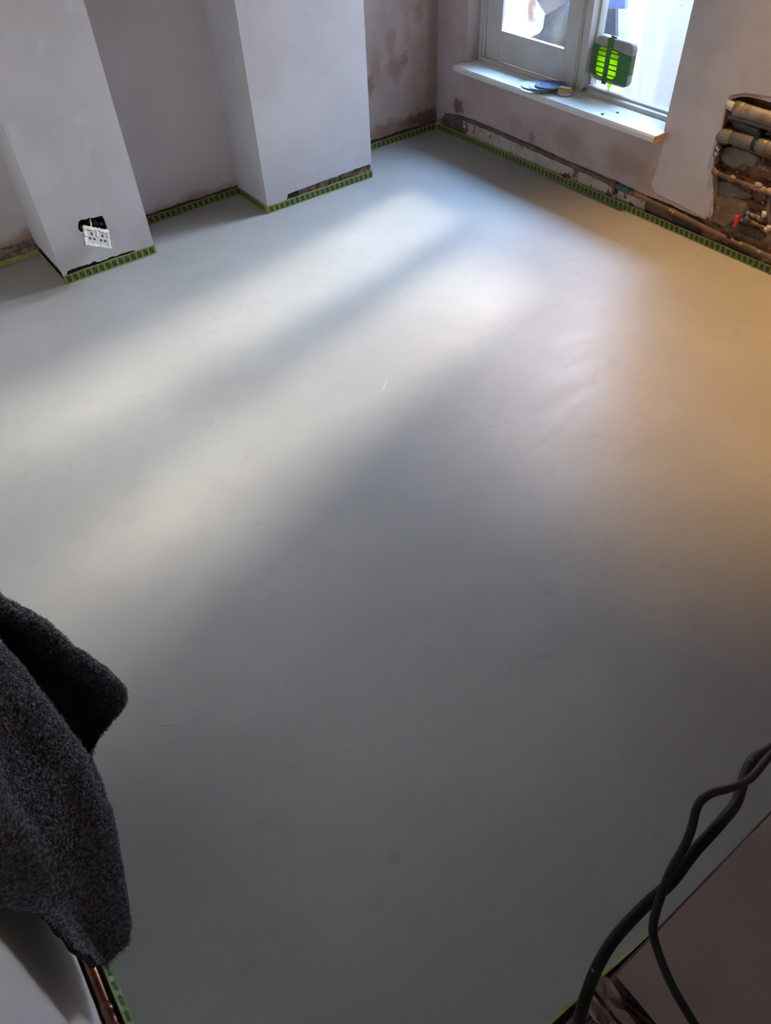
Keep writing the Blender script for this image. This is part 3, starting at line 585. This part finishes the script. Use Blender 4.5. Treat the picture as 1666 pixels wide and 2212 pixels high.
p0 = Vector((cx, D+.05, cz+.01)); under(tubeobj('socket_wire', catmull([p0, p0+Vector((.005, -.035, .012)), sc+Rm.to_3x3() @ Vector((.004, .035, .025)), sc+Rm.to_3x3() @ Vector((0, .024, .010))], 12), .003, M_socktape), so)
bb = empty('socket_back_box', (cx, D+.05, cz), 'dark ragged socket hole with metal back box in the pier', 'back box')
bm = bmesh.new(); x0, x1, z0, z1 = cx-.075, cx+.075, cz-.055, cz+.055
for d in ((x0, x1, D+.044, D+.047, z0, z1), (x0, x0+.002, D+.013, D+.046, z0, z1), (x1-.002, x1, D+.013, D+.046, z0, z1), (x0, x1, D+.013, D+.046, z0, z0+.002), (x0, x1, D+.013, D+.046, z1-.002, z1)): box(bm, *d)
under(bm_obj('metal_box', bm, M_dark), bb)
bm = bmesh.new(); c = Vector((cx+.012, D+.040, cz+.022)); tube(bm, [c, c+Vector((0, .006, 0))], .011, 14); under(bm_obj('knockout', bm, M_chrome), bb)
bm = bmesh.new()
for k in range(6): lump(bm, (cx-.055+.02*k, D+.022+.008*random.random(), cz-.035+.03*random.random()), (.012, .008, .012), k, 1, .5)
under(bm_obj('broken_mortar', bm, M_darkmortar), bb)
# pier core must not fill the hole
cut = pier1.data; bm = bmesh.new(); bm.from_mesh(cut); bm.free()
me = bpy.data.meshes.new('pier_core'); bm = bmesh.new()
X = [P1L+.014, x0, x1, P1R-.014]; Z = [-.02, z0, z1, H]
for i in range(3):
    for j in range(3): box(bm, X[i], X[i+1], (D+.048 if i == 1 and j == 1 else D+.014), .07, Z[j], Z[j+1])
bmesh.ops.recalc_face_normals(bm, faces=bm.faces); bm.to_mesh(me); bm.free(); me.materials.append(M_masonry); pier1.data = me

# ---------------------------------------------------------------- things on the sill
def disc(name, u, v, z, m, label, tilt=(0, 0), rz=0, r=.075, holes=True):
    c = on(u, v, 2, z); bm = bmesh.new(); n = 40
    hs = [[(.046*math.cos(6.283*k/8)+.0045*math.cos(6.283*q/8), .046*math.sin(6.283*k/8)+.0045*math.sin(6.283*q/8)) for q in range(8)] for k in range(8)] + [[(.0045*math.cos(6.283*q/8), .0045*math.sin(6.283*q/8)) for q in range(8)]]
    sheet(bm, [[(r*math.cos(6.283*k/n), r*math.sin(6.283*k/n)) for k in range(n)]] + hs, lambda a, b, t: (a, b, t+.18*abs(a)**2), .0014)
    bm.transform(Matrix.Translation(c) @ Matrix.Rotation(tilt[0], 4, 'X') @ Matrix.Rotation(tilt[1], 4, 'Y') @ Matrix.Rotation(rz, 4, 'Z'))
    return bm_obj(name, bm, m, label=label, cat='sanding disc', group='sanding discs on the window sill')
disc('sanding_disc', 1157, 190, ZS+.003, M_disc_pale, 'pale sanding disc at the bottom of the pile on the sill', (.01, .0), .2)
disc('sanding_disc', 1160, 184, ZS+.008, M_disc_pale, 'pale sanding disc second from the bottom of the sill pile', (-.03, .03), .5)
disc('sanding_disc', 1178, 186, ZS+.014, M_disc_pale, 'pale blue sanding disc just under the dark blue one', (-.04, .03), .9)
disc('sanding_disc', 1190, 183, ZS+.022, M_disc_dark, 'dark blue perforated sanding disc on top of the pile', (-.05, .05), .3)
c = on(1220, 203, 2, ZS+.004); ds = empty('small_dish', c, 'small white oval dish under the yellow block', 'dish')
bm = bmesh.new(); rings = []
for (r, z) in ((.0, .003), (.026, .003), (.034, .006), (.038, .011), (.041, .011), (.036, .003), (.028, -.003), (.0, -.003)):
    rings.append([bm.verts.new(c + Vector((r*.85*math.cos(6.283*k/28), r*math.sin(6.283*k/28), z))) for k in range(28)] if r else [bm.verts.new(c + Vector((0, 0, z)))])
for A, B in zip(rings, rings[1:]):
    for k in range(28):
        q = [A[k % len(A)], A[(k+1) % len(A)], B[(k+1) % len(B)], B[k % len(B)]]; q = list(dict.fromkeys(q)); f = bm.faces.new(q); f.smooth = True
under(bm_obj('dish_body', bm, M_dish), ds)
sb = empty('soap_block', c+Vector((0, 0, .004)), 'yellow block with cream top on the small white dish', 'block')
T = Matrix.Translation(c+Vector((.002, .002, 0))) @ Matrix.Rotation(.25, 4, 'Z')
bm = bmesh.new(); box(bm, -.018, .018, -.030, .030, .003, .024); bmesh.ops.bevel(bm, geom=bm.edges[:], offset=.003, segments=2, affect='EDGES'); bm.transform(T); under(bm_obj('block_body', bm, M_soap), sb)
bm = bmesh.new(); box(bm, -.0155, .0155, -.0275, .0275, .0235, .0275); bmesh.ops.bevel(bm, geom=bm.edges[:], offset=.002, segments=2, affect='EDGES'); bm.transform(T); under(bm_obj('block_top', bm, M_soaptop), sb)
bm = bmesh.new()
for k in range(7): c = on(1262+random.uniform(-4, 8), 194+random.uniform(-3, 5), 2, .412+.004*k/7); lump(bm, c, (.006, .010, .004), k, 1, .5)
bm_obj('paint_flakes', bm, M_paper, label='brown paint flakes in the corner beside the mullion', cat='debris', kind='stuff')
bm = bmesh.new()
for u, v in ((1334, 243), (1168, 201), (1302, 246)): lump(bm, on(u, v, 2, ZS+.002), (.006, .009, .003), u, 1, .5)
bm_obj('paint_flakes', bm, M_mortar, label='scattered grey flakes lying on the sill', cat='debris', kind='stuff')

# ---------------------------------------------------------------- taped vent on the right pane
VX = .158; vt = empty('window_vent', on(1320, 200, 0, VX), 'aged white window vent patched with green tape on the glass', 'vent')
def vc(u, v): p = on(u, v, 0, VX-.03); return (p.y, p.z)
corn = [vc(1287, 79), vc(1371, 88), vc(1352, 197), vc(1276, 166)]          # tl, tr, br, bl
y0 = (corn[0][0]+corn[3][0])/2; y1 = (corn[1][0]+corn[2][0])/2; z1_ = (corn[0][1]+corn[1][1])/2; z0_ = (corn[2][1]+corn[3][1])/2
def rr(y0, y1, z0, z1, r, n=6):
    out = []
    for (cy, cz_, a0) in ((y1-r*math.copysign(1, y1-y0), z1-r, 0), (y0+r*math.copysign(1, y1-y0), z1-r, 1), (y0+r*math.copysign(1, y1-y0), z0+r, 2), (y1-r*math.copysign(1, y1-y0), z0+r, 3)):
        for k in range(n+1):
            a = (a0 + k/n)*math.pi/2; out.append((cy + math.copysign(1, y1-y0)*r*math.cos(a), cz_ + r*math.sin(a)))
    return out
W_, Hh = y1-y0, z1_-z0_
V = lambda a, b: (y0+W_*a, z0_+Hh*b)
openg = []
oy0, oz1 = V(.13, .77); oy1, oz0 = V(.68, .13)
openg = rr(oy0, oy1, oz0, oz1, .022)
bm = bmesh.new(); o1 = rr(y0, y1, z0_, z1_, .028); o2 = rr(y0+.006*math.copysign(1, W_), y1-.006*math.copysign(1, W_), z0_+.006, z1_-.006, .024)
A = [bm.verts.new((VX, a, b)) for a, b in o1]; B = [bm.verts.new((VX-.022, a, b)) for a, b in o1]; Cc = [bm.verts.new((VX-.031, a, b)) for a, b in o2]; n = len(o1)
for i in range(n):
    for P_, Q_ in ((A, B), (B, Cc)): bm.faces.new((P_[i], P_[(i+1) % n], Q_[(i+1) % n], Q_[i])).smooth = True
tri = tessellate_polygon([[Vector((*p, 0)) for p in o2], [Vector((*p, 0)) for p in openg]]); flat = Cc + [bm.verts.new((VX-.031, a, b)) for a, b in openg]
for t in tri:
    bm.faces.new([flat[i] for i in t])
inner = flat[len(Cc):]; back = [bm.verts.new((VX-.004, v.co.y, v.co.z)) for v in inner]
for i in range(len(inner)): bm.faces.new((inner[i], inner[(i+1) % len(inner)], back[(i+1) % len(inner)], back[i]))
vh = under(bm_obj('vent_housing', bm, M_vent), vt)
def vband(name, pts, x, m, t=.0012):
    bm = bmesh.new(); sheet(bm, [pts], xplane(x), -t); return under(bm_obj(name, bm, m), vt)
def rect(a0, a1, b0, b1): return [V(a0, b0), V(a1, b0), V(a1, b1), V(a0, b1)]
vband('lime_membrane', [(a+(a-(oy0+oy1)/2)*.04, b+(b-(oz0+oz1)/2)*.04) for a, b in openg], VX-.0315, M_lime, .0004)
for b in (.69, .58, .44, .33, .20): vband('slat_shadow', rect(.125, .685, b-.013, b+.013), VX-.0322, M_green, .003).parent = vh  # shadows of the slats behind the tape, drawn as dark green bars in front
for o_ in vh.children: o_.matrix_parent_inverse = Matrix()
bm = bmesh.new(); sheet(bm, [[V(.0, .80), V(.98, .72), V(1.0, .06), V(.70, .06), V(.02, .14)], openg], xplane(VX-.0318), -.0012); under(bm_obj('green_tape_band', bm, M_green), vt)
bm = bmesh.new(); sg = math.copysign(1, W_); box(bm, VX-.030, VX-.002, y1, y1+.0012*sg, V(0, .30)[1], V(0, .72)[1]); under(bm_obj('green_tape_wrap', bm, M_green), vt)
vband('green_tape_strip', [V(.36, 1.01), V(.49, 1.01), V(.47, -.02), V(.35, -.02)], VX-.0352, M_green)
vband('tape_tail', [V(.41, .0), V(.53, .0), V(.47, -.19), V(.41, -.13)], VX-.004, M_lime, .0006)
vband('tape_tail', [V(.36, 1.04), V(.52, 1.02), V(.50, .98), V(.37, .99)], VX-.02, M_green)

# ---------------------------------------------------------------- black cables hanging in the doorway
def cpt(u, v, dist): return CAM + ray(u, v).normalized()*dist
k1 = [(1800, 1560, 1.00), (1720, 1590, .95), (1666, 1617, .90), (1628, 1640, .86), (1608, 1680, .84), (1590, 1735, .82), (1550, 1785, .80), (1500, 1840, .79), (1450, 1905, .78), (1390, 1960, .78), (1330, 2025, .78), (1295, 2080, .78), (1270, 2140, .79), (1250, 2212, .80), (1236, 2290, .84), (1225, 2420, .95)]
k2 = [(1790, 1530, .98), (1715, 1585, .92), (1664, 1632, .875), (1625, 1678, .835), (1585, 1700, .80), (1535, 1715, .77), (1508, 1740, .76), (1494, 1790, .755), (1478, 1830, .755), (1450, 1880, .76), (1428, 1935, .765), (1411, 2000, .77), (1420, 2050, .78), (1450, 2125, .80), (1500, 2212, .83), (1550, 2290, .87), (1600, 2400, .95)]
tubeobj('power_cable', catmull([cpt(*q) for q in k1], 150), .0054, M_cable, 12, label='thick black paint-flecked cable swinging across the doorway', cat='cable')
tubeobj('power_cable', catmull([cpt(u, v, d-.035) for u, v, d in k2], 150), .0037, M_cable2, 12, label='thinner charcoal cable looping over the thick black one', cat='cable')

# ---------------------------------------------------------------- charcoal fleece blanket
def bz(u, v, z): return on(u, v, 2, z*.88)
def bx(u, v, x): return on(u, v, 0, x)
curves = [
 [bx(-230, 1770, -3.19), bx(-130, 1850, -3.19), bx(-50, 1900, -3.185), bx(0, 1924, -3.18), bx(45, 1934, -3.175), bx(80, 1962, -3.17), bx(120, 2003, -3.165), bx(165, 2048, -3.16), bx(208, 2082, -3.15)],
 [bz(-230, 1600, .90), bz(-120, 1700, .80), bz(-40, 1770, .70), bz(20, 1815, .61), bz(75, 1860, .52), bz(120, 1915, .43), bz(160, 1970, .34), bz(195, 2025, .25), bz(222, 2078, .15)],
 [bz(-230, 1440, .96), bz(-110, 1500, .86), bz(-30, 1560, .76), bz(40, 1625, .66), bz(110, 1700, .57), bz(165, 1790, .46), bz(205, 1880, .36), bz(232, 1975, .26), bz(242, 2066, .15)],
 [bz(-230, 1290, .97), bz(-80, 1370, .87), bz(10, 1425, .77), bz(80, 1505, .67), bz(140, 1590, .58), bz(205, 1700, .47), bz(245, 1815, .37), bz(268, 1925, .27), bz(271, 2035, .16)],
 [bz(-230, 1280, .75), bz(-90, 1355, .65), bz(0, 1405, .55), bz(70, 1478, .45), bz(125, 1560, .38), bz(180, 1650, .31), bz(225, 1800, .24), bz(248, 1920, .18), bz(255, 2020, .13)],
 [bz(-230, 1270, .72), bz(-80, 1330, .60), bz(20, 1385, .50), bz(100, 1455, .42), bz(165, 1530, .34), bz(178, 1620, .26), bz(200, 1780, .18), bz(215, 1900, .14), bz(225, 2000, .10)],
 [bz(-230, 1212, .835), bz(-80, 1268, .752), bz(20, 1336, .672), bz(115, 1404, .582), bz(212, 1492, .465), bz(215, 1560, .32), bz(180, 1680, .22), bz(190, 1850, .14), bz(200, 1960, .10)],
 [bz(-230, 1180, .84), bz(-90, 1238, .76), bz(25, 1309, .68), bz(130, 1382, .59), bz(258, 1485, .47), bz(235, 1560, .36), bz(170, 1660, .24), bz(170, 1820, .15), bz(180, 1940, .10)],
 [bz(-230, 1190, .72), bz(-90, 1250, .62), bz(25, 1322, .54), bz(130, 1398, .45), bz(252, 1515, .36), bz(215, 1565, .28), bz(165, 1660, .18), bz(160, 1800, .12), bz(165, 1920, .08)],
 [bz(-230, 1300, .40), bz(-90, 1340, .34), bz(0, 1390, .28), bz(90, 1455, .22), bz(185, 1570, .18), bz(165, 1610, .14), bz(140, 1690, .10), bz(130, 1800, .07), bz(130, 1900, .05)],
]
NT, NS = 90, 130
for k, c in enumerate(curves): c[0] = Vector((-3.205, -2.92+.05*k, .93-.015*k))          # gathered on the wall out of view
along = [catmull(c, NT) for c in curves]
grid = [catmull([along[k][i] for k in range(len(curves))], NS) for i in range(NT)]
bm = bmesh.new(); vg = [[bm.verts.new(p + Vector((1, 1, 1))*.0030*noise.noise(p*38) + Vector((.010, 0, .006))*noise.noise(p*9)) for p in row] for row in grid]
for i in range(NT-1):
    for j in range(NS-1): f = bm.faces.new((vg[i][j], vg[i][j+1], vg[i+1][j+1], vg[i+1][j])); f.smooth = True
bl = empty('fleece_blanket', (-3.10, -2.7, .10), 'charcoal grey fleece blanket draped in folds against the white wall', 'blanket')
me_b = bm_obj('blanket_cloth', bm, M_fleece); sm = me_b.modifiers.new('thickness', 'SOLIDIFY'); sm.thickness = .010; sm.offset = 0; under(me_b, bl)
# overlying flap near the wall
fl = [[bz(-160, 1600, .98), bz(-60, 1660, .88), bz(0, 1722, .78), bz(45, 1775, .71), bz(85, 1838, .64), bz(101, 1880, .59)],
      [bz(-160, 1640, .98), bz(-60, 1700, .89), bz(-10, 1760, .79), bz(30, 1815, .72), bz(70, 1865, .65), bz(92, 1902, .59)],
      [bz(-160, 1720, .95), bz(-80, 1790, .86), bz(-30, 1840, .77), bz(5, 1880, .70), bz(40, 1908, .63), bz(72, 1932, .57)],
      [bz(-160, 1830, .88), bz(-100, 1870, .80), bz(-60, 1900, .73), bz(-25, 1920, .67), bz(10, 1934, .61), bz(52, 1948, .56)]]
for k, c in enumerate(fl): c[0] = Vector((-3.195, -2.93+.02*k, .97))
fl = [[c[0]] + [p + (CAM-p).normalized()*(.045-.012*k) for p in c[1:]] for k, c in enumerate(fl)]
al2 = [catmull(c, 50) for c in fl]; g2 = [catmull([al2[k][i] for k in range(4)], 40) for i in range(50)]
bm = bmesh.new(); vg2 = [[bm.verts.new(p + Vector((1, 1, 1))*.003*noise.noise(p*38)) for p in row] for row in g2]
for i in range(49):
    for j in range(39): f = bm.faces.new((vg2[i][j], vg2[i][j+1], vg2[i+1][j+1], vg2[i+1][j])); f.smooth = True
fo = bm_obj('folded_flap', bm, M_fleece); sm = fo.modifiers.new('thickness', 'SOLIDIFY'); sm.thickness = .020; sm.offset = 0; under(fo, bl)
# pile of short fibres
verts, faces = [], []
def fibres(G, nt, ns, count, half):
    for _ in range(count):
        i = random.randrange(nt-1); j = random.randrange(ns-1); a, b, c_ = G[i][j], G[i][j+1], G[i+1][j]
        n = (b-a).cross(c_-a)
        if n.length < 1e-9: continue
        n.normalize(); n = n if n.dot(CAM-a) > 0 else -n
        p = a + (b-a)*random.random() + (c_-a)*random.random() + Vector((1, 1, 1))*.003*noise.noise(a*38) + (Vector((.010, 0, .006))*noise.noise(a*9) if half < .008 else Vector()) + n*half*.7
        t = Vector((random.gauss(0, 1), random.gauss(0, 1), random.gauss(0, 1))); t = (t - n*t.dot(n)).normalized(); s = n.cross(t)*.00045; L = random.uniform(.005, .013)
        q = [p, p + t*L*.45 + n*L*.40, p + t*L*.9 + n*L*random.uniform(-.05, .5) + n.cross(t)*L*random.uniform(-.4, .4)]
        k = len(verts)
        for x in q: verts.extend((x-s, x+s))
        faces.extend(((k, k+1, k+3, k+2), (k+2, k+3, k+5, k+4)))
fibres(grid, NT, NS, 110000, .005); fibres(g2, 50, 40, 22000, .010)
me = bpy.data.meshes.new('fleece_pile'); me.from_pydata([tuple(v) for v in verts], [], faces); fp = link('fleece_pile', me, M_fibre, kind='stuff'); under(fp, bl)
bm = bmesh.new()
for u, v in ((9, 1566), (12, 1572), (15, 1577)): lump(bm, bz(u, v, .705) + (CAM-bz(u, v, .705)).normalized()*.03, (.0025, .0025, .004), u, 1, .4)
under(bm_obj('red_thread', bm, M_redfleck), bl)

# ---------------------------------------------------------------- warm ceiling downlight out of frame above the pipes
LX, LY = -.38, -2.36
dl = empty('ceiling_downlight', (LX, LY, H), 'round warm white downlight in the ceiling near the pipe recess', 'ceiling light')
bm = bmesh.new(); tube(bm, [(LX, LY, H-.012), (LX, LY, H+.0)], .055, 24); under(bm_obj('trim_ring', bm, M_paint), dl)
ld = bpy.data.lights.new('downlight_beam', 'SPOT'); lo = bpy.data.objects.new('downlight_beam', ld); C.objects.link(lo)
ld.energy = 250; ld.color = (1.0, .60, .25); ld.spot_size = math.radians(66); ld.spot_blend = 1.0; ld.shadow_soft_size = .05
lo.location = (LX, LY, H-.03); lo.rotation_euler = Vector((.0, .0, -1)).to_track_quat('-Z', 'Y').to_euler(); lo.parent = dl; lo.matrix_parent_inverse = Matrix.Translation(dl.location).inverted()

# ---------------------------------------------------------------- trowel marks left in the floor
bm = bmesh.new(); rnd = random.Random(3)
def mark(u0, v0, u1, v1, bow, wd):
    a, b = on(u0, v0, 2, 0), on(u1, v1, 2, 0); d = b-a; s_ = Vector((-d.y, d.x, 0)).normalized(); n = 10; L, T, Rr = [], [], []
    for i in range(n+1):
        t = i/n; p = a + d*t + s_*bow*math.sin(math.pi*t); k = wd*math.sin(math.pi*min(1, max(0, t*.96+.02))) + .0001
        L.append(bm.verts.new(p - s_*k)); T.append(bm.verts.new(p + Vector((0, 0, .0005*math.sin(math.pi*t)+.00005)))); Rr.append(bm.verts.new(p + s_*k))
    for i in range(n):
        bm.faces.new((L[i], L[i+1], T[i+1], T[i])); bm.faces.new((T[i], T[i+1], Rr[i+1], Rr[i]))
for q in ((668, 1116, 585, 1205, .01, .0012), (1380, 975, 1545, 974, .006, .0012), (1392, 937, 1450, 934, -.006, .0016), (1400, 925, 1428, 937, .002, .0010), (88, 815, 104, 862, .003, .0012), (524, 838, 512, 875, .003, .0014), (836, 815, 820, 850, .004, .0012), (1205, 930, 1256, 938, .003, .0016), (545, 570, 620, 595, .004, .0010), (560, 650, 585, 655, .002, .0010), (800, 630, 830, 640, .002, .0012), (520, 1795, 590, 1770, .006, .0010), (300, 1545, 420, 1555, -.02, .0010), (1090, 918, 1010, 924, .004, .0014), (700, 740, 725, 765, .002, .0010), (1238, 1450, 1242, 1380, .003, .0010), (1480, 1352, 1560, 1352, .004, .0008)): mark(*q)
for k in range(26):
    u, v = 1345+rnd.gauss(0, 32), 1618+rnd.gauss(0, 16); l = rnd.uniform(8, 26); mark(u, v, u+l*.6, v+l, rnd.uniform(-.002, .002), .0006)
fm = bm_obj('trowel_marks', bm, M_floor, parent=floor, kind='stuff')
